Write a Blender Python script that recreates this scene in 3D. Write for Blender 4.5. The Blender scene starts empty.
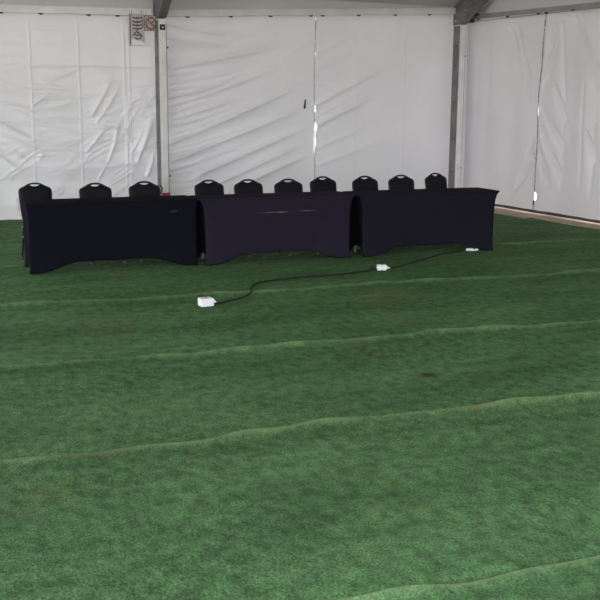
import bpy, bmesh, math, random
import numpy as np
from mathutils import Matrix, Vector
C = bpy.context.scene.collection
PI = math.pi
random.seed(4)

# ---------------------------------------------------------------- camera
CAM = Vector((-10.905, -15.622, 1.86))
YAW = math.radians(-25.7); PITCH = math.atan(.202); ROLL = .0066
cp, sp = math.cos(PITCH), math.sin(PITCH)
F = Vector((0, cp, -sp)); R = Vector((1, 0, 0)); U = R.cross(F)
cr, sr = math.cos(ROLL), math.sin(ROLL)
R2 = cr * R + sr * U; U2 = -sr * R + cr * U
Z = Matrix.Rotation(YAW, 3, 'Z')
F, R2, U2 = Z @ F, Z @ R2, Z @ U2
cam = bpy.data.objects.new('camera', bpy.data.cameras.new('camera'))
C.objects.link(cam)
cam.matrix_world = Matrix(((R2.x, U2.x, -F.x, CAM.x), (R2.y, U2.y, -F.y, CAM.y), (R2.z, U2.z, -F.z, CAM.z), (0, 0, 0, 1)))
cam.data.sensor_width = 36; cam.data.sensor_fit = 'HORIZONTAL'; cam.data.lens = 60
cam.data.clip_end = 500
bpy.context.scene.camera = cam

# ---------------------------------------------------------------- daylight
W = bpy.data.worlds.new('overcast'); bpy.context.scene.world = W; W.use_nodes = True
nt = W.node_tree; nt.nodes.clear()
wo = nt.nodes.new('ShaderNodeOutputWorld'); bg = nt.nodes.new('ShaderNodeBackground')
tc = nt.nodes.new('ShaderNodeTexCoord'); sx = nt.nodes.new('ShaderNodeSeparateXYZ'); rp = nt.nodes.new('ShaderNodeValToRGB')
nt.links.new(tc.outputs['Generated'], sx.inputs[0]); nt.links.new(sx.outputs['Z'], rp.inputs[0])
rp.color_ramp.elements[0].position = 0; rp.color_ramp.elements[0].color = (.85, .86, .92, 1)
rp.color_ramp.elements[1].position = .7; rp.color_ramp.elements[1].color = (.95, .97, 1.06, 1)
nt.links.new(rp.outputs[0], bg.inputs['Color']); bg.inputs['Strength'].default_value = 1.9
nt.links.new(bg.outputs[0], wo.inputs['Surface'])
sun = bpy.data.objects.new('hazy_sun', bpy.data.lights.new('hazy_sun', 'SUN')); C.objects.link(sun)
sun.data.energy = .5; sun.data.angle = math.radians(25); sun.data.color = (1, .97, .92)
sun.rotation_euler = (math.radians(-38), math.radians(20), 0)
vs = bpy.context.scene.view_settings
vs.view_transform = 'Standard'; vs.look = 'None'; vs.gamma = 1; vs.use_curve_mapping = False
vs.exposure = 1.15

# ---------------------------------------------------------------- helpers
def tag(o, label=None, cat=None, group=None, kind=None):
    if label: o['label'] = label
    if cat: o['category'] = cat
    if group: o['group'] = group
    if kind: o['kind'] = kind
    return o

def obj(name, bm, m, parent=None, smooth=False, bevel=0, solid=0):
    me = bpy.data.meshes.new(name)
    bmesh.ops.recalc_face_normals(bm, faces=bm.faces)
    bm.to_mesh(me); bm.free()
    if smooth:
        me.polygons.foreach_set('use_smooth', [True] * len(me.polygons))
    me.materials.append(m)
    o = bpy.data.objects.new(name, me); C.objects.link(o)
    if parent: o.parent = parent
    if solid:
        s = o.modifiers.new('s', 'SOLIDIFY'); s.thickness = solid; s.offset = 0
    if bevel:
        b = o.modifiers.new('b', 'BEVEL'); b.width = bevel; b.segments = 2; b.limit_method = 'ANGLE'
    return o

def empty(name, loc=(0, 0, 0), rz=0, **k):
    o = bpy.data.objects.new(name, None); C.objects.link(o)
    o.location = loc; o.rotation_euler = (0, 0, rz); o.empty_display_size = .1
    return tag(o, **k)

def box(bm, a, b, M=None):
    x0, y0, z0 = a; x1, y1, z1 = b
    v = [bm.verts.new((M @ Vector(p)) if M else p) for p in
         ((x0, y0, z0), (x1, y0, z0), (x1, y1, z0), (x0, y1, z0), (x0, y0, z1), (x1, y0, z1), (x1, y1, z1), (x0, y1, z1))]
    for f in ((0, 3, 2, 1), (4, 5, 6, 7), (0, 1, 5, 4), (1, 2, 6, 5), (2, 3, 7, 6), (3, 0, 4, 7)):
        bm.faces.new([v[i] for i in f])
    return bm

def hexa(bm, pts):
    v = [bm.verts.new(p) for p in pts]
    for f in ((0, 3, 2, 1), (4, 5, 6, 7), (0, 1, 5, 4), (1, 2, 6, 5), (2, 3, 7, 6), (3, 0, 4, 7)):
        bm.faces.new([v[i] for i in f])
    return bm

def catmull(P, n=6, closed=False):
    P = [Vector(p) for p in P]; out = []
    L = len(P)
    for i in range(L if closed else L - 1):
        if closed: a, b, c, d = P[i - 1], P[i], P[(i + 1) % L], P[(i + 2) % L]
        else: a, b, c, d = P[max(i - 1, 0)], P[i], P[i + 1], P[min(i + 2, L - 1)]
        for k in range(n):
            t = k / n
            out.append(.5 * ((2 * b) + (c - a) * t + (2 * a - 5 * b + 4 * c - d) * t * t + (3 * b - a - 3 * c + d) * t ** 3))
    if not closed: out.append(P[-1])
    return out

def tube(bm, P, r, seg=10, closed=False):
    P = [Vector(p) for p in P]; n = len(P); rings = []
    prev = None
    for i, p in enumerate(P):
        if closed: t = P[(i + 1) % n] - P[i - 1]
        else: t = P[min(i + 1, n - 1)] - P[max(i - 1, 0)]
        t.normalize()
        if prev is None:
            u = t.orthogonal().normalized()
        else:
            u = (prev - t * prev.dot(t)).normalized()
        prev = u; w = t.cross(u)
        rr = r[i] if isinstance(r, (list, tuple)) else r
        rings.append([bm.verts.new(p + rr * (math.cos(2 * PI * k / seg) * u + math.sin(2 * PI * k / seg) * w)) for k in range(seg)])
    for i in range(n if closed else n - 1):
        a, b = rings[i], rings[(i + 1) % n]
        off = 0
        if closed and i == n - 1:
            off = min(range(seg), key=lambda o: (a[0].co - b[o].co).length)
        for k in range(seg):
            bm.faces.new((a[k], a[(k + 1) % seg], b[(k + 1 + off) % seg], b[(k + off) % seg]))
    if not closed:
        bm.faces.new(rings[0][::-1]); bm.faces.new(rings[-1])
    return bm

def BM(): return bmesh.new()

# ---------------------------------------------------------------- materials
def mat(name, col, rough=.6, metal=0, spec=.5):
    m = bpy.data.materials.new(name); m.use_nodes = True
    b = m.node_tree.nodes['Principled BSDF']
    b.inputs['Base Color'].default_value = (*col, 1); b.inputs['Roughness'].default_value = rough
    b.inputs['Metallic'].default_value = metal; b.inputs['Specular IOR Level'].default_value = spec
    return m

def N(m, t, **k):
    n = m.node_tree.nodes.new(t)
    for a, v in k.items():
        if a.startswith('i_'):
            n.inputs[a[2:].replace('_', ' ')].default_value = v
        else: setattr(n, a, v)
    return n

def L(m, a, b): m.node_tree.links.new(a, b)

def noisy(name, c1, c2, scale=5, rough=.6, metal=0, bump=.1, bscale=None, spec=.5, lo=.35, hi=.65, stretch=(1, 1, 1), dist=.01):
    m = mat(name, c1, rough, metal, spec); b = m.node_tree.nodes['Principled BSDF']
    t = N(m, 'ShaderNodeTexCoord'); mp = N(m, 'ShaderNodeMapping'); mp.inputs['Scale'].default_value = stretch
    L(m, t.outputs['Object'], mp.inputs[0])
    n = N(m, 'ShaderNodeTexNoise', i_Scale=scale, i_Detail=5.0); L(m, mp.outputs[0], n.inputs['Vector'])
    r = N(m, 'ShaderNodeValToRGB'); r.color_ramp.elements[0].position = lo; r.color_ramp.elements[1].position = hi
    r.color_ramp.elements[0].color = (*c1, 1); r.color_ramp.elements[1].color = (*c2, 1)
    L(m, n.outputs['Fac'], r.inputs[0]); L(m, r.outputs[0], b.inputs['Base Color'])
    if bump:
        n2 = N(m, 'ShaderNodeTexNoise', i_Scale=bscale or scale * 4, i_Detail=3.0); L(m, mp.outputs[0], n2.inputs['Vector'])
        bp = N(m, 'ShaderNodeBump', i_Strength=bump, i_Distance=dist); L(m, n2.outputs['Fac'], bp.inputs['Height']); L(m, bp.outputs[0], b.inputs['Normal'])
    return m

def pvc(name, col, trans, rough=.34, seams=None, spec=.5):
    """white coated tent fabric: diffuse + translucent + gloss"""
    m = noisy(name, tuple(c * .93 for c in col), col, scale=.9, rough=rough, bump=.25, bscale=9, dist=.012, spec=spec)
    nt = m.node_tree; b = nt.nodes['Principled BSDF']; out = nt.nodes['Material Output']
    tr = N(m, 'ShaderNodeBsdfTranslucent'); tr.inputs['Color'].default_value = (.92, .90, .92, 1)
    mx = N(m, 'ShaderNodeMixShader'); mx.inputs[0].default_value = trans
    L(m, b.outputs[0], mx.inputs[1]); L(m, tr.outputs[0], mx.inputs[2]); L(m, mx.outputs[0], out.inputs['Surface'])
    return m

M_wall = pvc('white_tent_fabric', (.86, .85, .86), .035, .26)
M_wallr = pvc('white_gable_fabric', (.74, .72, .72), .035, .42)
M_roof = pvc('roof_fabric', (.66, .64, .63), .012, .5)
M_alu = noisy('aluminium', (.72, .72, .71), (.82, .82, .81), 3, .42, 0, .05, stretch=(1, 1, .2))
M_aluw = noisy('bright_aluminium', (.95, .94, .93), (.84, .83, .82), 6, .4, 0, .05)  # near-white diffuse colour stands in for daylight reflected by the metal
M_dalu = noisy('dark_aluminium', (.16, .16, .16), (.24, .24, .23), 4, .5, .4, .08)  # darker aluminium; shade of post sides and rafter undersides put into the colour
M_galv = noisy('grey_rail', (.33, .34, .33), (.42, .42, .40), 4, .5, .4, .08)
M_dark = mat('dark_steel', (.03, .03, .03), .5, .3)
M_bolt = mat('bolt_steel', (.45, .46, .46), .35, .9)
M_earth = noisy('sandy_earth', (.40, .31, .23), (.55, .44, .34), 3.5, .95, 0, .6, 40, .1, dist=.02)
M_paleground = noisy('pale_ground', (.55, .54, .51), (.62, .61, .58), 1, .9, 0, .1)  # invented pale surface outside, so that the curtain gaps show white
M_blackf = noisy('black_vinyl', (.007, .007, .010), (.011, .011, .015), 40, .55, 0, .25, 220, .12, dist=.001)
M_frame = mat('black_powder_coat', (.010, .010, .012), .45, 0, .35)
M_glide = mat('silver_glide', (.55, .56, .56), .35, .7)
M_foot = mat('grey_foot', (.12, .12, .12), .5)
M_white = mat('white_plastic', (.93, .93, .93), .35)
M_grey = mat('grey_plastic', (.45, .46, .47), .4)
M_cord = mat('black_cable', (.012, .013, .012), .5, 0, .3)
M_top = mat('grey_table_plastic', (.45, .45, .44), .5)
M_red = mat('red_webbing', (.35, .03, .05), .7)

def cloth_mat(name, col, marks=()):
    m = noisy(name, col, tuple(c * 1.2 for c in col), 3, .9, 0, .2, 350, .04, dist=.0008)
    nt = m.node_tree; b = nt.nodes['Principled BSDF']
    b.inputs['Sheen Weight'].default_value = .0; b.inputs['Sheen Roughness'].default_value = .6
    src = b.inputs['Base Color'].links[0].from_socket
    t = N(m, 'ShaderNodeTexCoord'); s = N(m, 'ShaderNodeSeparateXYZ'); L(m, t.outputs['Object'], s.inputs[0])
    nz = N(m, 'ShaderNodeTexNoise', i_Scale=30.0, i_Detail=4.0)
    L(m, t.outputs['Object'], nz.inputs['Vector'])
    for (x, z, hw, hh, k) in marks:       # pale scuffs and dust rubbed into the cover
        def dist(out, c, w):
            a = N(m, 'ShaderNodeMath', operation='SUBTRACT'); a.inputs[1].default_value = c; L(m, out, a.inputs[0])
            d = N(m, 'ShaderNodeMath', operation='DIVIDE'); d.inputs[1].default_value = w; L(m, a.outputs[0], d.inputs[0])
            p = N(m, 'ShaderNodeMath', operation='MULTIPLY'); L(m, d.outputs[0], p.inputs[0]); L(m, d.outputs[0], p.inputs[1]); return p.outputs[0]
        su = N(m, 'ShaderNodeMath', operation='ADD'); L(m, dist(s.outputs['X'], x, hw), su.inputs[0]); L(m, dist(s.outputs['Z'], z, hh), su.inputs[1])
        mr = N(m, 'ShaderNodeMapRange'); mr.inputs[1].default_value = 1; mr.inputs[2].default_value = 0; mr.inputs[3].default_value = 0; mr.inputs[4].default_value = k
        L(m, su.outputs[0], mr.inputs[0])
        mu = N(m, 'ShaderNodeMath', operation='MULTIPLY'); L(m, mr.outputs[0], mu.inputs[0]); L(m, nz.outputs['Fac'], mu.inputs[1])
        mx = N(m, 'ShaderNodeMix', data_type='RGBA'); mx.inputs['B'].default_value = (.35, .33, .33, 1)
        L(m, mu.outputs[0], mx.inputs['Factor']); L(m, src, mx.inputs['A']); src = mx.outputs['Result']
    L(m, src, b.inputs['Base Color'])
    return m

def turf_mat(name, seed, spots=()):
    m = mat(name, (.05, .1, .05), .85, 0, .12); b = m.node_tree.nodes['Principled BSDF']
    t = N(m, 'ShaderNodeTexCoord'); mp = N(m, 'ShaderNodeMapping'); mp.inputs['Location'].default_value = (seed * 7.3, seed * 3.1, 0)
    L(m, t.outputs['Object'], mp.inputs[0])
    def noise(sc, det, stretch=None):
        v = mp.outputs[0]
        if stretch:
            q = N(m, 'ShaderNodeMapping'); q.inputs['Scale'].default_value = stretch; L(m, v, q.inputs[0]); v = q.outputs[0]
        n = N(m, 'ShaderNodeTexNoise', i_Scale=sc, i_Detail=det); n.inputs['Roughness'].default_value = .65; L(m, v, n.inputs['Vector']); return n.outputs['Fac']
    def ramp(src, lo, hi, c0, c1):
        r = N(m, 'ShaderNodeValToRGB'); e = r.color_ramp.elements; e[0].position = lo; e[1].position = hi
        e[0].color = (*c0, 1); e[1].color = (*c1, 1); L(m, src, r.inputs[0]); return r.outputs[0]
    def mix(f, a, bb, mode='MIX'):
        x = N(m, 'ShaderNodeMix', data_type='RGBA', blend_type=mode)
        if isinstance(f, float): x.inputs['Factor'].default_value = f
        else: L(m, f, x.inputs['Factor'])
        L(m, a, x.inputs['A']); L(m, bb, x.inputs['B']); return x.outputs['Result']
    fine = ramp(noise(120, 6, (1, .55, 1)), .36, .66, (.033, .084, .031), (.120, .240, .100))
    broad = ramp(noise(1.1, 6, (.7, 1.6, 1)), .35, .68, (.72, .74, .70), (1.25, 1.22, 1.2))
    c = mix(1.0, fine, broad, 'MULTIPLY')
    tuft = ramp(noise(14, 5, (1, .7, 1)), .35, .65, (.66, .66, .66), (1.32, 1.32, 1.34))
    c = mix(1.0, c, tuft, 'MULTIPLY')
    brown = N(m, 'ShaderNodeRGB'); brown.outputs[0].default_value = (.13, .13, .055, 1)
    msk = ramp(noise(.8, 7), .56, .76, (0, 0, 0), (.55, .55, .55))
    c = mix(msk, c, brown.outputs[0])
    # specular glints on the blade tufts, painted as pale flecks
    vb = N(m, 'ShaderNodeTexVoronoi', i_Scale=42.0, feature='F1'); qv = N(m, 'ShaderNodeMapping'); qv.inputs['Scale'].default_value = (.55, 1.6, 1); L(m, mp.outputs[0], qv.inputs[0]); L(m, qv.outputs[0], vb.inputs['Vector'])
    pb = ramp(vb.outputs['Distance'], .06, .20, (.75, .75, .75), (0, 0, 0)); pb2 = mix(1.0, pb, ramp(noise(9, 4), .48, .62, (0, 0, 0), (1, 1, 1)), 'MULTIPLY')
    blade_glint = N(m, 'ShaderNodeRGB'); blade_glint.outputs[0].default_value = (.21, .33, .18, 1)
    c = mix(pb2, c, blade_glint.outputs[0])
    # light caught by the raised edge of the roll, painted as a pale line
    at = N(m, 'ShaderNodeAttribute', attribute_name='edge'); L(m, at.outputs['Fac'], ramp_in := N(m, 'ShaderNodeMath', operation='MULTIPLY').inputs[0])
    ramp_in.node.inputs[1].default_value = 1.0
    L(m, noise(3.0, 6), ramp_in.node.inputs[1])
    pale = N(m, 'ShaderNodeRGB'); pale.outputs[0].default_value = (.26, .33, .17, 1)
    c = mix(ramp_in.node.outputs[0], c, pale.outputs[0])
    for (px, py, hw, hh, kk, colr) in spots:        # dirt trodden into the pile
        q = N(m, 'ShaderNodeMapping', vector_type='TEXTURE'); q.inputs['Location'].default_value = (px, py, 0); q.inputs['Scale'].default_value = (hw, hh, 10)
        L(m, t.outputs['Object'], q.inputs[0])
        ln = N(m, 'ShaderNodeVectorMath', operation='LENGTH'); L(m, q.outputs[0], ln.inputs[0])
        ad = N(m, 'ShaderNodeMath', operation='ADD'); L(m, ln.outputs['Value'], ad.inputs[0]); L(m, noise(12, 5), ad.inputs[1])
        f = ramp(ad.outputs[0], .62, 1.45, (kk, kk, kk), (0, 0, 0))
        rgb = N(m, 'ShaderNodeRGB'); rgb.outputs[0].default_value = (*colr, 1)
        c = mix(f, c, rgb.outputs[0])
    L(m, c, b.inputs['Base Color'])
    bp = N(m, 'ShaderNodeBump', i_Strength=.8, i_Distance=.012); L(m, noise(110, 5, (1, .6, 1)), bp.inputs['Height'])
    L(m, bp.outputs[0], b.inputs['Normal'])
    return m

# ---------------------------------------------------------------- ground
bm = BM(); box(bm, (-60, -60, -.35), (.3, .3, -.022))
tag(obj('floor', bm, M_earth), kind='structure')
for a, b in (((-60, .3, -.3), (45, 45, -.015)), ((.3, -60, -.3), (45, .29, -.015))):
    bm = BM(); box(bm, a, b); tag(obj('ground_outside', bm, M_paleground), kind='structure')

# turf rolls: seams fall at these y values for x = -8, all running with slope SL
SL = -.100
seams = [-.07, -2.40, -4.55, -6.71, -8.86, -10.74, -12.74, -14.85, -16.95]
def right_edge(y):      # the turf stops short of the gable wall
    return -.90 - .075 * (y + 0.2)
def wob(x, k): return .040 * math.sin(1.7 * x + k * 1.7) + .022 * math.sin(4.3 * x + k * k) + .007 * math.sin(13.7 * x + 2 * k)
def sy(k, x):
    if k == 0: return -.07 + .004 * math.sin(3 * x)
    return seams[k] + SL * (x + 8) * (1 if k > 1 else .7) + wob(x, k)
turf_labels = [
    'green artificial turf strip along the foot of the back tent wall',
    'green artificial turf strip under the row of black chairs behind the tables',
    'green artificial turf strip under the three covered tables, with most of the cable',
    'green artificial turf strip carrying the leftmost white plug box, just in front of the cable',
    'green artificial turf strip in mid floor with a small dark stain right of centre',
    'wide green artificial turf strip filling most of the foreground',
    'green artificial turf strip cutting across the bottom right corner of the photo']
spots = {4: [(-7.22, -10.03, .22, .15, .9, (.018, .032, .012)), (-6.98, -10.10, .12, .07, .5, (.018, .032, .012))],
         5: [(-7.32, -10.80, .38, .12, .55, (.17, .175, .075)), (-9.60, -10.58, .55, .20, .5, (.16, .165, .075)), (-9.0, -10.60, .4, .12, .4, (.16, .165, .075))]}
tm = [turf_mat('green_turf_%d' % i, i, spots.get(i, ())) for i in range(7)]
for k in range(7):
    nx, ny = 260, 26
    x0 = -17.0
    bm = BM(); lay = bm.verts.layers.float.new('edge'); g = []
    for j in range(ny + 1):
        v = j / ny; row = []
        for i in range(nx + 1):
            u = i / nx
            ymid = (seams[k] + seams[k + 1]) / 2
            x1 = right_edge(ymid - .5 + v) + .03 * math.sin(9 * v + k)
            x = x0 + (x1 - x0) * u
            yb = sy(k + 1, x) - .012; yt = sy(k, x) + .0
            vv = v if 0 < v < 1 else v
            # denser rows by the back edge
            vv = 1 - (1 - v) ** 1.8
            y = yb + (yt - yb) * vv
            dt = (yt - y); db = (y - yb)
            lip = (.023 + .009 * math.sin(3.1 * x + k * 2) + .007 * math.sin(11 * x + k)) * math.exp(-(dt / .032) ** 2)
            tuck = -.010 * math.exp(-(db / .03) ** 2)
            z = .004 * math.sin(1.3 * x + k) * math.sin(2.2 * y) + lip + tuck
            p = bm.verts.new((x, y, z)); p[lay] = math.exp(-(dt / .021) ** 2) * .68 * (1 if k else 0)
            row.append(p)
        g.append(row)
    for j in range(ny):
        for i in range(nx):
            bm.faces.new((g[j][i], g[j][i + 1], g[j + 1][i + 1], g[j + 1][i]))
    o = obj('artificial_turf_roll', bm, tm[k], smooth=True)
    s = o.modifiers.new('s', 'SOLIDIFY'); s.thickness = .012; s.offset = -1
    tag(o, turf_labels[k], 'artificial turf', 'strips of artificial turf laid side by side')

# ---------------------------------------------------------------- tent shell
def rz_back(x):        # underside of the eave rail on the back wall
    if x < -5.8: return 3.065 + (x + 8.3) * .014
    return 3.10 + (x + 5.75) * .0475
def creased(segs, x, z):
    """sum of soft ridges; every seg = x0,z0,x1,z1,width,height"""
    d = np.zeros_like(x)
    for (xa, za, xb, zb, w, h) in segs:
        dx, dz = xb - xa, zb - za; LL = math.hypot(dx, dz); ux, uz = dx / LL, dz / LL
        t = ((x - xa) * ux + (z - za) * uz) / LL
        s = (x - xa) * -uz + (z - za) * ux + .012 * np.sin(t * 4 + xa)
        ww = w * (.55 + .9 * np.clip(t, 0, 1))
        fade = np.clip(t / .08 + 0.4, 0, 1) * np.clip((1 - t) / .45, 0, 1)
        fade = fade * fade * (3 - 2 * fade) * (t > -.05)
        d += h * fade * np.exp(-np.sqrt((s / ww) ** 2 + .12) * 1.5) * 1.5
    return d
rng = np.random.default_rng(7)
def wavefield(x, z, n, kx, kz, seed):
    r = np.random.default_rng(seed); d = np.zeros_like(x)
    for _ in range(n):
        a, b = r.uniform(*kx), r.uniform(*kz); d += np.sin(a * x + b * z + r.uniform(0, 6.28)) / n
    return d

def lattice(a, b, seed):
    # smooth value noise on a random lattice
    r = np.random.default_rng(seed); T = r.uniform(0, 1, (64, 64))
    ia, ib = np.floor(a).astype(int), np.floor(b).astype(int); fa, fb = a - ia, b - ib
    fa = fa * fa * (3 - 2 * fa); fb = fb * fb * (3 - 2 * fb)
    g = lambda i, j: T[(ia + i) % 64, (ib + j) % 64]
    return (g(0, 0) * (1 - fa) + g(1, 0) * fa) * (1 - fb) + (g(0, 1) * (1 - fa) + g(1, 1) * fa) * fb
def crinkle(x, z, ang, long, short, seed, k=2.2):
    # sharp crests running along direction ang
    c, s = math.cos(ang), math.sin(ang)
    u, v = x * c + z * s, -x * s + z * c
    v = v + short * .9 * (lattice(u / long * .7 + 9, v / short * .3, seed + 5) - .5)
    n = lattice(u / long + 31.7, v / short + 17.3, seed)
    m = lattice(u / long * .6 + 3, v / short * .35 + 5, seed + 9)
    return (1 - np.abs(2 * n - 1)) ** k * np.clip(m * 2 - .5, 0, 1.2)

def sheet(name, P, m, nu, nv, edgeA, edgeB, zlo, zhi, disp, label=None):
    """P(u,z,d)->point; edgeA(z), edgeB(z) give the horizontal coordinate of both side edges"""
    u = np.linspace(0, 1, nu + 1); v = np.linspace(0, 1, nv + 1)
    bm = BM(); g = []
    for b in v:
        za = b
        row = []
        for a in u:
            zz = zlo + (zhi(edgeA(0) * (1 - a) + edgeB(0) * a) - zlo) * za
            h = edgeA(zz) * (1 - a) + edgeB(zz) * a
            row.append((h, zz))
        g.append(row)
    A = np.array(g); d = disp(A[..., 0], A[..., 1])
    vs_ = [[bm.verts.new(P(A[j, i, 0], A[j, i, 1], d[j, i])) for i in range(nu + 1)] for j in range(nv + 1)]
    for j in range(nv):
        for i in range(nu):
            bm.faces.new((vs_[j][i], vs_[j][i + 1], vs_[j + 1][i + 1], vs_[j + 1][i]))
    o = obj(name, bm, m, smooth=True)
    return tag(o, kind='structure')

AMP = 3.0
PB = lambda h, z, d: (h, .0 - AMP * d, z)         # back wall: positive d comes into the tent
PR = lambda h, z, d: (.0 - 2.8 * d, h, z)         # right wall

# -- left bay of the back wall
segsL = []
r = np.random.default_rng(11)
for i in range(26):      # nearly level puckers in the lower half, between the welded seams
    x0 = r.choice([-9.4, -8.6, -7.9, -7.1]); zc = r.uniform(.75, 2.2); ln = r.uniform(.5, 1.1)
    segsL.append((x0, zc, x0 + ln, zc + r.uniform(-.05, .07), r.uniform(.012, .03), r.uniform(.006, .014)))
segsL += [(-8.55, 1.55, -7.85, 1.15, .045, .03), (-8.6, 1.40, -7.6, .95, .04, .026), (-8.55, 1.05, -7.95, .62, .03, .02), (-8.5, 1.25, -7.9, .82, .03, .015),
          (-7.0, 1.55, -6.62, 2.25, .05, .022), (-6.92, 1.45, -6.5, 2.1, .035, .02), (-7.1, 1.0, -6.7, 1.55, .04, .02), (-6.75, .85, -6.55, 1.6, .03, .02),
          (-6.30, .85, -6.02, 1.6, .05, .035), (-6.38, 1.0, -6.15, 1.45, .035, .02), (-6.45, .8, -6.42, 2.1, .02, .012),
          (-7.7, 2.05, -7.05, 2.35, .03, .010), (-8.4, 1.9, -7.5, 2.0, .03, .010), (-7.9, 1.7, -7.6, 1.95, .04, .014), (-6.15, .6, -5.95, 1.15, .05, .03)]
seamx = [-9.6, -8.75, -7.90, -7.17, -6.46, -6.38]
def dispL(x, z):
    d = creased(segsL, x, z)
    low = np.clip((2.6 - z) / 1.6, .1, 1)
    d += .012 * low * wavefield(x, z, 6, (-2, 2), (9, 24), 3) + .012 * low * wavefield(x, z, 5, (-5, 5), (3, 9), 5)
    d = d * .55
    d += .011 * low * crinkle(x, z, .05, .55, .10, 41) + .010 * low * crinkle(x, z, -.30, .6, .13, 43) * np.clip((-7.2 - x) / .8, 0, 1)
    d += .012 * low * crinkle(x, z, 1.05, .5, .13, 47) * np.clip((x + 7.3) / .6, 0, 1) + .006 * low * crinkle(x, z, .5, .3, .07, 53)
    for s in seamx: d += .0035 * np.exp(-((x - s) / .012) ** 2)
    d += .004 * np.exp(-((z - 2.30) / .012) ** 2) * (x > -8.0)
    d *= np.clip((rz_back(-7) - z) / .35, .05, 1)
    return d
sheet('wall_back', PB, M_wall, 460, 250, lambda z: -11.4 + 0 * z, lambda z: -5.90, .01, lambda h: rz_back(h) + .02, dispL)

# -- left sheet of the middle bay: fan of tension folds pulled from the post
segsM = [(-5.75, 2.30, -3.6, 2.75, .07, .035), (-5.75, 2.75, -4.6, 2.62, .06, .030), (-5.7, 2.95, -4.7, 2.78, .05, .018),
         (-5.75, 2.05, -4.4, 2.35, .035, .018), (-5.75, 1.85, -4.6, 2.12, .03, .018), (-5.75, 1.70, -3.5, 2.45, .045, .018),
         (-5.75, 1.50, -4.5, 1.85, .03, .02), (-5.75, 1.38, -4.3, 1.80, .028, .018), (-5.75, 1.25, -4.2, 1.72, .028, .02),
         (-5.75, 1.12, -3.2, 2.15, .05, .028), (-5.75, 1.00, -4.4, 1.35, .025, .018), (-5.75, .85, -3.15, 1.75, .055, .032),
         (-5.75, .70, -4.3, 1.12, .035, .018), (-5.3, .62, -3.15, 1.40, .05, .026), (-5.0, .45, -3.15, 1.15, .05, .022), (-4.5, .45, -3.15, .92, .05, .022),
         (-5.75, 2.2, -5.1, 2.28, .03, .016), (-5.75, 1.6, -5.2, 1.78, .02, .012), (-5.75, 1.95, -5.2, 2.03, .02, .012)]
def dispM(x, z):
    d = creased(segsM, x, z)
    nl = np.clip((-3.6 - x) / 2.2, 0, 1)
    d += .016 * nl * wavefield(x, z, 5, (-7, -3), (14, 26), 8) + .010 * wavefield(x, z, 4, (-3, 1), (2, 6), 9)
    d += .013 * nl * crinkle(x, z, .30, .8, .11, 61) + .008 * nl * crinkle(x, z, .12, .5, .07, 67) + .007 * crinkle(x, z, .42, 1.1, .22, 71)
    d *= np.clip((rz_back(-4.5) - z) / .3, .05, 1)
    return d
def gapB(z):      # the two curtains are laced at x = -3.12; between the lacing points they gape a little
    g = 0
    for c, w, hgt in ((2.60, .10, .010), (2.05, .07, .006), (1.66, .10, .020), (1.36, .15, .034), (1.12, .12, .024), (1.5, .03, .006), (.95, .06, .008)):
        g += hgt * math.exp(-((z - c) / w * 1.6) ** 2)
    return g
xe = lambda z: -3.135 + .012 * math.sin(z * 2.2)
sheet('wall_back', PB, M_wall, 300, 240, lambda z: -5.845, lambda z: xe(z) - .001 if z > 0 else -3.13, .01, lambda h: rz_back(h) + .02, dispM)

# -- right sheet of the middle bay
segsN = [(-3.12, 1.75, -1.4, 2.55, .05, .020), (-3.12, 1.38, -1.9, 1.95, .055, .028), (-3.12, 2.35, -2.2, 2.72, .05, .010), (-3.12, 2.05, -2.1, 2.45, .04, .008),
         (-3.12, 1.0, -2.0, 1.4, .05, .010), (-3.12, .7, -1.5, 1.2, .06, .008), (-3.12, 2.62, -2.4, 2.90, .05, .010), (-3.1, 1.55, -2.2, 1.95, .04, .010)]
def dispN(x, z):
    d = creased(segsN, x, z) + .008 * wavefield(x, z, 5, (-3, 3), (-3, 3), 15)
    d += .007 * crinkle(x, z, .45, 1.2, .24, 73) * np.clip((-1.2 - x) / 1.2, 0, 1)
    for s in (-2.35, -1.35): d += .003 * np.exp(-((x - s) / .012) ** 2)
    return d * np.clip((rz_back(-1.5) - z) / .3, .05, 1)
sheet('wall_back', PB, M_wall, 200, 130, lambda z: (xe(z) + .003 + gapB(z)) if z > 0 else -3.12, lambda z: .02, .01, lambda h: rz_back(h) + .02, dispN)

# -- right (gable) wall, two laced curtains
rr_ = lambda y: 3.27 + y * .010         # underside of its rail
def yS(z): return -2.095 - .022 * z - .02 * np.sin(z * 2.4) - .01 * np.sin(z * 6)
segsA = [(-1.45, 3.05, -1.95, 1.7, .05, .05), (-1.2, 3.1, -1.7, 1.9, .06, .03), (-2.05, .95, -1.5, .25, .05, .05), (-2.05, 1.3, -1.75, .35, .04, .035), (-.7, 3.0, -.6, .3, .09, .008), (-.35, 2.6, -.33, .2, .08, .008)]
segsC = [(-2.12, 1.15, -2.5, .35, .05, .06), (-2.12, 1.45, -2.9, .35, .05, .045), (-2.12, 2.0, -2.6, 2.9, .05, .045), (-2.15, 2.2, -2.35, 3.1, .035, .035), (-2.12, 2.45, -2.5, 3.0, .04, .03),
         (-2.85, 3.15, -3.4, 2.1, .06, .06), (-3.0, 3.15, -3.7, 1.6, .06, .05), (-2.6, 3.1, -2.75, 1.5, .05, .02), (-3.2, 2.2, -3.25, .3, .03, .025), (-2.72, 1.6, -2.74, .2, .03, .025),
         (-2.2, 1.75, -2.9, .9, .05, .04), (-3.45, 1.5, -3.5, .2, .05, .02), (-2.5, 2.1, -3.0, 1.0, .05, .03), (-3.3, 1.4, -3.7, .6, .05, .03), (-3.9, 3.2, -4.0, .3, .07, .05)]
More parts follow.
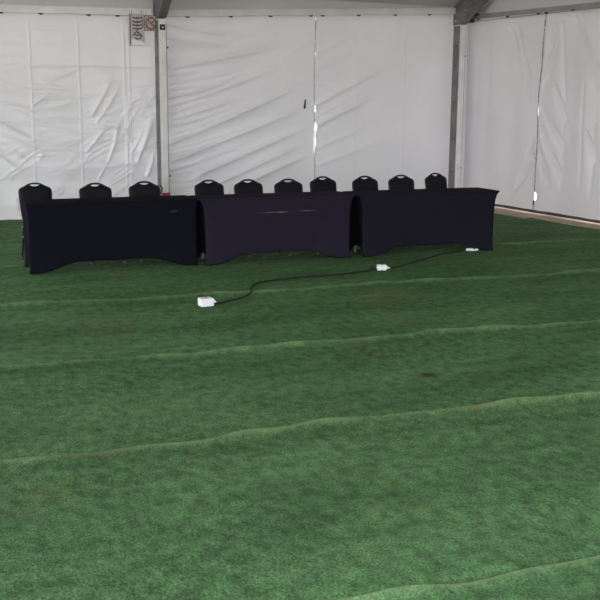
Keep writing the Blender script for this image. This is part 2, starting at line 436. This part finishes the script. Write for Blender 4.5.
def dispA(y, z):
    d = creased([(a, b, c, e, w, -h) for a, b, c, e, w, h in segsA], y, z) + .018 * wavefield(y, z, 6, (-9, 9), (-1.5, 1.5), 21)
    return .012 + d * np.clip((3.27 - z) / .3, .05, 1) * (1 - np.exp(-((y - yS(z)) / .10) ** 2))
def dispC(y, z):
    d = creased([(a, b, c, e, w, -h) for a, b, c, e, w, h in segsC], y, z) + .028 * wavefield(y, z, 8, (-10, 10), (-1.2, 1.2), 31)
    return .012 + d * np.clip((3.27 - z) / .25, .05, 1) * (1 - np.exp(-((y - yS(z)) / .10) ** 2))
def gapR(z):
    return .065 if .195 < z < .325 else (.004 if 1.55 < z < 1.75 else 0)
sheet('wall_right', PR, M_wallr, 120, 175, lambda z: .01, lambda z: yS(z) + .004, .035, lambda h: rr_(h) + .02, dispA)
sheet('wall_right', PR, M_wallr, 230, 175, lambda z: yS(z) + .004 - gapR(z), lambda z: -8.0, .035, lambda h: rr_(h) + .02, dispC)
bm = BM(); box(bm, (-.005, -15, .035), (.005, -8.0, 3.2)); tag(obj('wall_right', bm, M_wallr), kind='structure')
# fabric triangle of the gable above the rail
TAN = math.tan(math.radians(21)); EZ = 3.50; SP = 15.0
bm = BM()
for s in (0,):
    a = [(.0, -.0, 3.25), (.0, -SP, 3.0), (.0, -SP, EZ), (.0, -SP / 2, EZ + SP / 2 * TAN), (.0, 0, EZ)]
    bm.faces.new([bm.verts.new(p) for p in a])
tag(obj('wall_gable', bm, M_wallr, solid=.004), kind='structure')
# roof skin, slightly sagging between the rafters
bm = BM(); g = []
xs = np.linspace(-17.25, .05, 61); ys = np.linspace(0.06, -SP, 61)
for x in xs:
    row = []
    for y in ys:
        z = EZ + (min(-y, SP + y)) * TAN
        ph = (x % 5.75) / 5.75
        z -= .05 * math.sin(PI * ph) * min(1, -y / 1.5 if y < 0 else 0)
        row.append(bm.verts.new((x, y, z)))
    g.append(row)
for i in range(60):
    for j in range(60):
        bm.faces.new((g[i][j], g[i + 1][j], g[i + 1][j + 1], g[i][j + 1]))
tag(obj('ceiling', bm, M_roof, smooth=False, solid=.004), kind='structure')
# strip of roof fabric that closes the eave above the rail
bm = BM()
n = 60
for (xa, xb) in ((-17.2, -5.8), (-5.8, 0.0)):
    row = []
    for i in range(n + 1):
        x = xa + (xb - xa) * i / n
        row.append((bm.verts.new((x, .045, rz_back(min(x, xb - .01)) - .03)), bm.verts.new((x, .05, EZ + .01))))
    for a, b in zip(row, row[1:]): bm.faces.new((a[0], b[0], b[1], a[1]))
tag(obj('wall_eave', bm, M_roof, solid=.004), kind='structure')

# ---- aluminium frame
def tilted(name, xa, xb, fz, h, y0, y1, m, bev=.006):
    bm = BM(); za, zb = fz(xa + .001), fz(xb - .001)
    hexa(bm, [(xa, y0, za), (xb, y0, zb), (xb, y1, zb), (xa, y1, za), (xa, y0, za + h), (xb, y0, zb + h), (xb, y1, zb + h), (xa, y1, za + h)])
    # raised lips of the extrusion
    for k in (0, h - .014):
        hexa(bm, [(xa, y0 - .010, za + k), (xb, y0 - .010, zb + k), (xb, y0, zb + k), (xa, y0, za + k),
                  (xa, y0 - .010, za + k + .014), (xb, y0 - .010, zb + k + .014), (xb, y0, zb + k + .014), (xa, y0, za + k + .014)])
    return obj(name, bm, m, bevel=0)
railL = tag(tilted('eave_rail', -11.45, -6.02, rz_back, .105, -.075, .035, M_aluw), kind='structure')
railM = tag(tilted('eave_rail', -5.79, -.37, rz_back, .100, -.075, .035, M_alu), kind='structure')
def hook(x, y, z, par, along='x'):
    bm = BM()
    if along == 'x':
        box(bm, (x - .035, y - .010, z - .016), (x + .035, y + .010, z + .002)); box(bm, (x - .014, y - .012, z - .026), (x + .014, y - .004, z - .014))
    else:
        box(bm, (y - .010, x - .035, z - .016), (y + .010, x + .035, z + .002)); box(bm, (y - .012, x - .014, z - .026), (y - .004, x + .014, z - .014))
    return obj('curtain_runner', bm, M_dark, par, bevel=.003)
for x in (-8.3, -7.72, -7.0, -6.55): hook(x, -.045, rz_back(x), railL)
for x in (-5.42, -4.68, -3.98, -3.24, -3.02, -2.33, -1.60, -.9): hook(x, -.045, rz_back(x), railM)

def post(x, w, zt, label_top=True, ydeep=.22):
    bm = BM(); box(bm, (x, -.02 - ydeep, 0), (x + w, -.02, zt))
    # keder track; an added dark skin paints the shade of the left face
    p = obj('tent_post', bm, M_aluw, bevel=.006); tag(p, kind='structure')
    bm = BM(); box(bm, (x - .006, -.02 - ydeep + .012, .0), (x, -.03, zt - .02)); obj('shaded_side', bm, M_dalu, p)
    bm = BM(); box(bm, (x + w, -.02 - ydeep + .02, .0), (x + w + .018, -.03, zt - .06)); obj('keder_track', bm, M_galv, p)
    bm = BM(); box(bm, (x - .08, -.34, -.004), (x + w + .08, .02, .016)); obj('base_plate', bm, M_galv, p, bevel=.003)
    for z in (.55, 1.15, 1.8, 2.45, 2.8):
        bm = BM(); tube(bm, [(x - .012, -.13, z), (x, -.13, z)], .016, 8); obj('bolt', bm, M_dark, p)
    for z in (.62, 2.62):
        bm = BM(); box(bm, (x + w + .018, -.2, z - .012), (x + w + .05, -.17, z + .012)); obj('track_clip', bm, M_dark, p)
    return p
pm = post(-5.96, .115, 3.05)
bm = BM(); box(bm, (-5.945, -.252, 2.88), (-5.860, -.241, 2.965)); obj('connector_plate', bm, M_dark, pm, bevel=.004)
bm = BM(); tube(bm, [(-5.902, -.262, 2.92), (-5.902, -.25, 2.92)], .014, 8); obj('bolt', bm, M_bolt, pm)
pc = post(-.36, .115, 3.16)

# rafters: I profile climbing from the post towards the ridge, with a knee plate
def rafter(x0, w, ze, m, kd=.33):
    bm = BM(); hgt = .22
    for (a, b) in ((-.0, -SP / 2), (-SP / 2, -SP)):
        za = ze + min(-a, SP + a) * TAN; zb = ze + min(-b, SP + b) * TAN
        hexa(bm, [(x0, b, zb - hgt), (x0 + w, b, zb - hgt), (x0 + w, a, za - hgt), (x0, a, za - hgt), (x0, b, zb), (x0 + w, b, zb), (x0 + w, a, za), (x0, a, za)])
    p = obj('roof_rafter', bm, m, bevel=.005); tag(p, kind='structure')
    bm = BM()     # knee gusset: a welded box wedge between post and rafter
    pts = [(-.02, ze - kd), (-.25, ze - kd + .02), (-.75, ze + .02), (-.75, ze + .22), (-.02, ze - .02)]
    va = [bm.verts.new((x0 - .012, y, z)) for y, z in pts]; vb = [bm.verts.new((x0 + w + .012, y, z)) for y, z in pts]
    bm.faces.new(va); bm.faces.new(vb[::-1])
    for i in range(5): bm.faces.new((va[i], va[(i + 1) % 5], vb[(i + 1) % 5], vb[i]))
    obj('knee_plate', bm, M_dalu, p)
    for (y, z) in ((-.1, ze - .25), (-.1, ze - .12), (-.4, ze - .08), (-.55, ze + .03)):
        bm = BM(); tube(bm, [(x0 - .026, y, z), (x0 - .012, y, z)], .018, 6); obj('bolt', bm, M_bolt, p)
    return p
rafter(-5.96, .115, EZ - .02, M_dalu, .43)
rc = rafter(-.36, .115, EZ - .02, M_dalu)
bm = BM(); zt = lambda y: 3.30 - y * TAN * .97
tube(bm, [(-.06, -.02, zt(0)), (-.06, -7.3, zt(-7.3))], .022, 8); obj('keder_track', bm, M_alu, rc)
for xx in (-11.615, -17.25):
    bm = BM(); box(bm, (xx, -.24, 0), (xx + .115, -.02, 3.3)); tag(obj('tent_post', bm, M_aluw, bevel=.006), kind='structure')
    rafter(xx, .115, EZ - .02, M_dalu)
for xx in (-.36, -5.96, -17.25):
    bm = BM(); box(bm, (xx, -SP, 0), (xx + .115, -SP + .22, 3.3)); tag(obj('tent_post', bm, M_aluw, bevel=.006), kind='structure')
# rail across the gable
bm = BM(); za, zb = rr_(-.05), rr_(-8)
hexa(bm, [(-.085, -8, zb), (-.02, -8, zb), (-.02, -.06, za), (-.085, -.06, za), (-.085, -8, zb + .075), (-.02, -8, zb + .075), (-.02, -.06, za + .075), (-.085, -.06, za + .075)])
gr = tag(obj('gable_rail', bm, M_galv, bevel=.006), kind='structure')
bm = BM(); box(bm, (-.092, -8, zb + .028), (-.085, -.06, zb + .036)); obj('rail_lip', bm, M_dalu, gr)
for y in (-.35, -1.18, -2.0, -2.2, -2.85, -3.5, -4.2): hook(y, -.055, rr_(y) - .002, gr, 'y')
bm = BM(); box(bm, (-.245, -.19, 3.21), (-.03, -.12, 3.27)); obj('rail_bracket', bm, M_dark, gr, bevel=.006)
bm = BM(); tube(bm, [(-.12, -.42, 3.34), (-.20, -.14, 3.30)], .022, 8); obj('brace_tube', bm, M_dark, gr)
# ground bar behind the hem of the gable wall
bm = BM(); box(bm, (.004, -15, -.02), (.07, -.1, .030)); tag(obj('ground_bar', bm, M_dark), kind='structure')

# ---- lacing on the two curtain joints
bm = BM()
for i in range(15):
    z = .35 + i * .19
    x = xe(z); tube(bm, [(x - .018, -.012, z - .010), (x - .002, -.020, z), (x + .012 + gapB(z), -.012, z + .012)], .004, 6)
pts = [(xe(z) + .002 + gapB(z) * .2 - .004, -.010, z) for z in np.linspace(.1, 3.15, 60)]
tube(bm, pts, .0065, 6)
tag(obj('rope_lacing', bm, M_galv, smooth=True), 'thin grey lacing joining the two white curtains of the back wall', 'lacing')
bm = BM(); rr = random.Random(5); P = []; RR = []
for i in range(150):
    z = .36 + i * 2.86 / 149
    P.append((-.042 - .006 * rr.random(), yS(z) + .004 * rr.uniform(-1, 1), z)); RR.append(rr.choice((.004, .007, .010)) if not 1.62 < z < 1.80 else .003)
tube(bm, P, RR, 6)
tag(obj('rope_lacing', bm, M_dalu, smooth=True), 'grey lacing running down the joint in the right tent wall', 'lacing')
bm = BM(); tube(bm, catmull([(-.02, -2.10, .19), (-.035, -2.108, .14), (-.03, -2.10, .10), (-.035, -2.105, .05)], 4), [.018] * 4 + [.012] * 5 + [.008] * 4, 8)
tag(obj('lacing_knot', bm, M_dark, smooth=True), 'dark knot under the small gap at the foot of the right wall joint', 'knot')
# webbing tab on the back wall
t = empty('webbing_tab', (-3.335, -.035, 1.765), label='small dark webbing tab on the white back wall left of its lacing', cat='tab')
bm = BM(); hexa(bm, [(-.022, -.006, -.075), (.012, -.006, -.07), (.012, .004, -.07), (-.022, .004, -.075), (-.004, -.004, .07), (.018, -.004, .075), (.018, .003, .075), (-.004, .003, .07)])
obj('strap', bm, M_dark, t, bevel=.002)
bm = BM(); box(bm, (-.026, -.012, -.082), (.010, .0, -.03)); obj('buckle', bm, mat('black_buckle', (.02, .018, .02), .4), t, bevel=.004)

# ---------------------------------------------------------------- signs hanging from the rail beside the post
M_sgrey = noisy('sign_board', (.50, .50, .51), (.62, .60, .61), 8, .5, 0, .05)
M_sbrown = noisy('sign_border', (.20, .12, .10), (.27, .17, .15), 20, .5, 0, .03)
M_spink = noisy('sign_field', (.56, .46, .44), (.66, .56, .54), 12, .5, 0, .03)
M_swhite = mat('sign_glint', (.95, .95, .95), .25)
M_swine = mat('sign_ink', (.13, .07, .07), .5)
sg = empty('hanging_sign', (-6.262, -.10, 2.64), label='tall narrow grey sign with dark upright lettering and a white glint at its foot', cat='sign')
bm = BM(); box(bm, (-.112, 0, 0), (.112, .006, .475)); obj('board', bm, M_sgrey, sg, bevel=.002)
bm = BM(); box(bm, (-.118, -.003, 0), (-.104, .008, .475)); obj('edge_strip', bm, M_swine, sg)
bm = BM(); v = [bm.verts.new(p) for p in ((-.098, -.002, .008), (.11, -.002, .008), (.11, -.002, .045), (.06, -.002, .075), (-.02, -.002, .082), (-.098, -.002, .11))]
w = [bm.verts.new((q.co.x, -.006, q.co.z)) for q in v]; bm.faces.new(v); bm.faces.new(w[::-1])
for i in range(6): bm.faces.new((v[i], v[(i + 1) % 6], w[(i + 1) % 6], w[i]))
obj('white_glint', bm, M_swhite, sg)  # light glint at the foot of the board, painted as a white patch
# the lettering is read turned a quarter: four stacked strokes, a bar, then a looped figure
bm = BM()
def stroke(P, r=.0085): tube(bm, [(x, -.004, z) for x, z in P], r, 6)
for zc in (.425, .365, .315, .265):
    stroke([(-.075, zc - .004), (-.03, zc - .012), (.0, zc - .018), (.035, zc - .010), (.075, zc + .004)])
    stroke([(-.012, zc + .008), (.0, zc - .016), (.016, zc + .008)], .006)
stroke([(.075, .43), (.092, .36), (.09, .30), (.07, .262)], .006)
stroke([(-.06, .185), (-.02, .20), (.0, .235)], .006); stroke([(.0, .205), (.03, .196)], .009)
stroke([(-.08, .15), (-.04, .175), (.0, .15), (.04, .172), (.085, .145)], .008)
stroke([(-.04, .12), (.0, .10), (.045, .115), (.055, .145)], .008)
obj('lettering', bm, M_swine, sg)
for x in (-.08, .08):
    bm = BM(); tube(bm, [(x, .004, .465), (x, .015, .53)], .003, 6); obj('hanger_wire', bm, M_dark, sg)
sq = empty('prohibition_sign', (-6.042, -.10, 2.868), label='small square pinkish sign with brown ring and crossed bars beside the tent post', cat='sign')
bm = BM(); box(bm, (-.108, 0, 0), (.108, .006, .235)); obj('board', bm, M_spink, sq, bevel=.002)
bm = BM()
for a, b in (((-.108, -.002, 0), (.108, 0, .010)), ((-.108, -.002, .222), (.108, 0, .235)), ((-.108, -.002, 0), (-.098, 0, .235)), ((.100, -.002, 0), (.108, 0, .235))): box(bm, a, b)
obj('border', bm, M_sbrown, sq)
bm = BM(); tube(bm, [(.078 * math.cos(a), -.003, .115 + .085 * math.sin(a)) for a in np.linspace(0, 2 * PI, 33)[:-1]], .011, 6, closed=True)
obj('ring', bm, M_sbrown, sq, smooth=True)
bm = BM(); tube(bm, [(-.055, -.004, .17), (.0, -.004, .115), (.06, -.004, .06)], .010, 6); tube(bm, [(.055, -.005, .155), (0.005, -.005, .112)], .008, 6)
obj('crossed_bars', bm, M_sbrown, sq)
for x in (-.07, .07):
    bm = BM(); tube(bm, [(x, .004, .225), (x, .015, .27)], .003, 6); obj('hanger_wire', bm, M_dark, sq)
# red strap end by the foot of the middle post
t = empty('ratchet_strap', (-5.96, -.26, .36), label='red ratchet strap knotted low on the middle tent post', cat='strap')
bm = BM(); box(bm, (-.012, -.012, -.05), (.125, .0, .0)); obj('webbing', bm, M_red, t, bevel=.003)
bm = BM(); tube(bm, catmull([(-.05, -.02, .0), (-.02, -.03, .03), (-.015, -.02, .09), (-.05, -.015, .12)], 4), .012, 8); obj('ratchet', bm, M_dark, t, bevel=.004)

# ---------------------------------------------------------------- chairs
HB = .883
def make_chair():
    t = empty('banquet_chair')
    # outline of the back, x half width against height
    out = [(.158, .43), (.168, .52), (.176, .64), (.180, .74), (.180, .785), (.168, .812), (.12, .836), (.075, .860), (.040, HB - .012), (0, HB - .009)]
    lean = lambda z: .02 + max(0, z - .42) * .20         # backwards tilt (towards +y)
    P = [(-x, lean(z), z) for x, z in out] + [(x, lean(z), z) for x, z in out[-2::-1]]
    bm = BM(); tube(bm, catmull(P, 4), .011, 8); obj('back_frame', bm, M_frame, t, smooth=True)
    # padded back: follows the frame, its top edge dips to leave the hand hole
    inner = [(.160, .50), (.172, .60), (.178, .70), (.178, .782), (.164, .808), (.118, .831), (.075, .855), (.055, .856), (.030, .845), (0, .841)]
    prof = [(-x, z) for x, z in inner] + [(x, z) for x, z in inner[-2::-1]]
    prof = [(p.x, p.z) for p in catmull([(x, 0, z) for x, z in prof], 3)]
    bm = BM(); cx_, cz_ = 0, .70
    loops = []
    for s, dy in ((1.0, 0), (.985, -.016), (.94, -.028), (.82, -.036), (.55, -.040), (.25, -.041)):
        loops.append([bm.verts.new((x * s, lean(cz_ + (z - cz_) * s) + dy, cz_ + (z - cz_) * s)) for x, z in prof])
    back = [bm.verts.new((x * .985, lean(z) + .014, cz_ + (z - cz_) * .985)) for x, z in prof]
    loops.insert(0, back)
    n = len(prof)
    for a, b in zip(loops, loops[1:]):
        for i in range(n): bm.faces.new((a[i], a[(i + 1) % n], b[(i + 1) % n], b[i]))
    bm.faces.new(loops[-1]); bm.faces.new(back[::-1])
    obj('backrest', bm, M_blackf, t, smooth=True)
    # seat cushion
    bm = BM(); prof = []
    for k in range(40):
        a = 2 * PI * k / 40; c, s = math.cos(a), math.sin(a); e = .28
        prof.append((math.copysign(abs(c) ** e, c), math.copysign(abs(s) ** e, s)))
    loops = []
    for sc, z in ((.93, .415), (.99, .425), (1.0, .445), (.985, .468), (.93, .483), (.75, .492), (.4, .496)):
        loops.append([bm.verts.new((x * .195 * sc * (1 + .06 * -y), -.195 + y * .205 * sc, z)) for x, y in prof])
    for a, b in zip(loops, loops[1:]):
        for i in range(40): bm.faces.new((a[i], a[(i + 1) % 40], b[(i + 1) % 40], b[i]))
    bm.faces.new(loops[-1]); bm.faces.new(loops[0][::-1]); obj('seat', bm, M_blackf, t, smooth=True)
    bm = BM(); tube(bm, [(-.165, -.37, .40), (.165, -.37, .40), (.158, .01, .405), (-.158, .01, .405)], .011, 8, closed=True); obj('seat_frame', bm, M_frame, t)
    for s in (-1, 1):
        for (pts, gl) in (([(s * .172, -.37, .415), (s * .180, -.385, .2), (s * .186, -.395, .018)], (s * .186, -.395)), ([(s * .158, .02, .43), (s * .168, .055, .25), (s * .178, .115, .018)], (s * .178, .115))):
            bm = BM(); tube(bm, catmull(pts, 4), .0115, 8); lg = obj('leg', bm, M_frame, t, smooth=True)
            bm = BM(); tube(bm, [(gl[0], gl[1], -.0), (gl[0], gl[1], .03), (gl[0], gl[1], .034)], [.015, .015, .012], 10); obj('glide', bm, M_foot, lg, smooth=True)
        bm = BM(); tube(bm, [(s * .178, -.38, .26), (s * .165, .04, .26)], .008, 8); st = obj('side_stretcher', bm, M_frame, t)
        for z, y in ((.475, .025), (.385, .045), (.275, .05)):
            bm = BM(); box(bm, (s * .165 - .012, y - .012, z - .007), (s * .165 + .012 + s * .012, y + .012, z + .007)); obj('stacking_bumper', bm, M_glide, t, bevel=.003)
    return t
def copy_tree(o, parent=None):
    c = o.copy(); C.objects.link(c); c.parent = parent
    for ch in list(o.children): copy_tree(ch, c)
    return c
chairs = [(-8.655, -3.98, 1, 'black padded banquet chair sticking out past the left end of the table row'),
          (-8.02, -4.24, 0, 'second black banquet chair from the left, behind the middle of the left table'),
          (-7.43, -4.22, -2, 'third black banquet chair from the left, just left of the middle tent post'),
          (-6.64, -4.30, 2, 'black banquet chair behind the left end of the middle table'),
          (-6.17, -4.40, 0, 'second of the four black chairs behind the middle table, counted from the left'),
          (-5.68, -4.50, -2, 'third of the four black chairs behind the middle table, left of the wall lacing line'),
          (-5.10, -4.31, 1, 'black banquet chair behind the right end of the middle table, at the wall lacing line'),
          (-4.55, -4.42, 0, 'black banquet chair behind the left end of the right table'),
          (-4.025, -4.44, -3, 'second chair from the right end, black, behind the middle of the right table'),
          (-3.38, -4.30, 8, 'rightmost black banquet chair, in front of the corner tent post')]
proto = make_chair()
for i, (x, y, a, lab) in enumerate(chairs):
    o = proto if i == 0 else copy_tree(proto)
    o.location = (x, y, 0); o.rotation_euler = (0, 0, math.radians(a))
    tag(o, lab, 'chair', 'black chairs behind the tables')

# ---------------------------------------------------------------- tables and stretch covers
TL_, TD, TH = .965, .52, .745
def make_table():
    t = empty('folding_table')
    bm = BM(); box(bm, (-TL_ + .10, .05, TH - .04), (TL_ - .10, TD - .03, TH - .008)); obj('tabletop', bm, M_top, t, bevel=.012)
    for sx_ in (-.805, .805):
        for y in (.09, TD - .09):
            bm = BM(); tube(bm, [(sx_, y, 0.0), (sx_, y, TH - .05)], .014, 10); obj('leg', bm, M_grey, t)
        bm = BM(); tube(bm, [(sx_, .09, .28), (sx_, TD - .09, .28)], .009, 8); obj('stretcher', bm, M_grey, t)
    return t
def make_cover(m, seed, hx=TL_, pinch=1.0):
    rnd = random.Random(seed)
    bm = BM(); per = []            # perimeter at table top: (x, y, side)
    y0, y1 = 0.0, TD
    nF, nS = 64, 22
    def seg(a, b, n, side): return [(a[0] + (b[0] - a[0]) * k / n, a[1] + (b[1] - a[1]) * k / n, side, k / n) for k in range(n)]
    per += seg((-hx, y0), (hx, y0), nF, 'f') + seg((hx, y0), (hx, y1), nS, 'r') + seg((hx, y1), (-hx, y1), nF, 'b') + seg((-hx, y1), (-hx, y0), nS, 'l')
    nv = 34; rows = []
    cx_, cy_ = 0, TD / 2
    for j in range(nv + 1):
        v = j / nv; row = []
        for (x, y, side, s) in per:
            if side in 'fb':
                q = min(s, 1 - s)
                e = min(1, max(0, (q - .045) / .26)); arch = .105 * (e * e * (3 - 2 * e)) + .006
            else:
                q = min(s, 1 - s); e = min(1, max(0, (q - .10) / .3)); arch = .10 * (e * e * (3 - 2 * e)) + .006
            zt_ = TH - .004 * math.exp(-min(s, 1 - s) * 20)
            vv = v ** 1.25
            z = zt_ * (1 - vv) + arch * vv
            drop = (TH - z)
            # stretch fabric falls in from the table rim to the feet
            insx = pinch * (.030 * (1 - math.exp(-drop / .03)) + .045 * (1 - math.exp(-drop / .10)))
            insy = .012 * (1 - math.exp(-drop / .03))
            pull = math.sin(PI * min(max(z / TH, 0), 1))
            if side in 'fb': insy += .030 * math.sin(PI * s) * (drop / TH) ** 1.0 * (.6 + .4 * pull)
            else: insx += .06 * math.sin(PI * s) * (drop / TH)
            flare = .012 * math.exp(-z / .04)
            sx_ = (hx - insx + flare) / hx; sy_ = (TD / 2 - insy + flare) / (TD / 2)
            X, Y = cx_ + (x - cx_) * sx_, cy_ + (y - cy_) * sy_
            if side == 'f': Y += .004 * math.sin(7 * s + seed) * math.sin(PI * z / TH)
            row.append(bm.verts.new((X, Y, z)))
        rows.append(row)
    n = len(per)
    for j, (a, b) in enumerate(zip(rows, rows[1:])):
        for i in range(n):
            if per[i][2] == 'b' and j > 4: continue      # open towards the chairs
            bm.faces.new((a[i], b[i], b[(i + 1) % n], a[(i + 1) % n]))
    # flat top with a slightly crowned inner ring
    inner = [bm.verts.new((x * .97, cy_ + (y - cy_) * .9, TH + .003)) for (x, y, _, _) in per]
    for i in range(n): bm.faces.new((rows[0][i], rows[0][(i + 1) % n], inner[(i + 1) % n], inner[i]))
    bm.faces.new(inner)
    for q in [q for q in bm.verts if not q.link_faces]: bm.verts.remove(q)
    return obj('stretch_table_cover', bm, m, smooth=True, solid=.003)
# front corner line of each table: left-front and yaw
tabs = [(-8.035, -5.02, -4.2, 'left', (.0075, .0073, .0125), [(.66, .62, .05, .012, .35)]),
        (-6.155, -5.215, -4.2, 'middle', (.021, .0175, .030), [(-.06, .575, .20, .008, .5), (.03, .572, .08, .009, .6), (.34, .58, .13, .008, .5)]),
        (-4.235, -5.405, -4.6, 'right', (.0145, .0132, .021), [])]
tproto = make_table()
names = {'left': 'left', 'middle': 'middle', 'right': 'right'}
for i, (x, y, a, nm, col, marks) in enumerate(tabs):
    o = tproto if i == 0 else copy_tree(tproto)
    o.location = (x, y, 0); o.rotation_euler = (0, 0, math.radians(a))
    tag(o, {'left': 'folding table hidden under the leftmost black stretch cover', 'middle': 'folding table under the middle black stretch cover, between two others',
            'right': 'folding table under the rightmost black stretch cover, nearest the tent corner'}[nm], 'table', 'three folding tables in a row')
    c = make_cover(cloth_mat('black_spandex_' + nm, col, marks), i * 3 + 1, *((.935, .3) if nm == 'left' else ((.948, .9) if nm == 'middle' else (TL_, 1.0))))
    c.location = (x, y, 0); c.rotation_euler = (0, 0, math.radians(a))
    tag(c, {'left': 'near-black fitted stretch cover on the leftmost table, darkest of the three', 'middle': 'purplish black stretch cover on the middle table with pale crease marks across its front',
            'right': 'black stretch cover on the right table with a pointed far corner'}[nm], 'tablecloth', 'black stretch covers on the tables')

# ---------------------------------------------------------------- cable and plug boxes
def plug_box(x, y, rz, lab, sx_=.072, sy_=.05, h=.05, kind=0):
    t = empty('plug_box', (x, y, .012), math.radians(rz), label=lab, cat='extension socket', group='white plug boxes along the black cable')
    bm = BM()
    if kind == 0: box(bm, (-sx_, -sy_, 0), (sx_, sy_, h))
    elif kind == 1:
        box(bm, (-sx_, -sy_, 0), (-.004, sy_, h)); box(bm, (.004, -sy_, 0), (sx_, sy_, h)); box(bm, (-.01, -sy_ * .7, .004), (.01, sy_ * .7, h * .7))
    else: hexa(bm, [(-sx_, -sy_, 0), (sx_, -sy_, 0), (sx_, sy_, 0), (-sx_, sy_, 0), (-sx_ * .7, -sy_ * .6, h), (sx_ * .6, -sy_ * .6, h), (sx_ * .6, sy_ * .6, h), (-sx_ * .7, sy_ * .6, h)])
    obj('housing', bm, M_white, t, bevel=.006)
    bm = BM(); tube(bm, [(sx_, 0, h * .5), (sx_ + .022, 0, h * .45), (sx_ + .04, 0, h * .35)], [.017, .014, .007], 10); obj('cable_gland', bm, M_white, t, smooth=True)
    bm = BM(); tube(bm, [(0, 0, h), (0, 0, h + .003)], .022, 16); f = obj('socket_face', bm, M_grey, t)
    for s in (-.008, .008):
        bm = BM(); tube(bm, [(s, 0, h + .001), (s, 0, h + .0045)], .003, 8); obj('socket_hole', bm, M_dark, f)
    return t
plug_box(-7.83, -7.27, 2, 'white plug box at the left end of the black cable, largest of the three', .060, .05, .072)
plug_box(-5.40, -6.245, -20, 'small white twin plug box halfway along the black cable', .052, .035, .06, 1)
plug_box(-3.66, -5.44, -25, 'flat white plug box at the foot of the right table', .062, .03, .030, 2)
path = [(-7.74, -7.265), (-7.50, -7.16), (-7.34, -7.04), (-7.23, -6.90), (-7.13, -6.66), (-6.93, -6.45), (-6.55, -6.345), (-6.088, -6.35), (-5.705, -6.30), (-5.50, -6.24), (-5.38, -6.21)]
bm = BM(); tube(bm, catmull([(x, y, .022) for x, y in path], 6), .009, 8)
tag(obj('power_cable', bm, M_cord, smooth=True), 'black cable winding over the turf between the left and the halfway plug boxes', 'cable')
path = [(-5.26, -6.21), (-5.155, -6.17), (-4.90, -6.02), (-4.67, -5.89), (-4.40, -5.70), (-4.159, -5.56), (-3.90, -5.50), (-3.73, -5.44)]
bm = BM(); tube(bm, catmull([(x, y, .022) for x, y in path], 6), .008, 8)
tag(obj('power_cable', bm, M_cord, smooth=True), 'black cable running from the halfway plug box to the foot of the right table', 'cable')
bm = BM(); tube(bm, catmull([(-5.37, -6.20, .03), (-5.42, -6.15, .022), (-5.47, -6.10, .022)], 4), .007, 8)
tag(obj('cable_tail', bm, M_cord, smooth=True), 'short loose black cable end left of the twin plug box', 'cable')
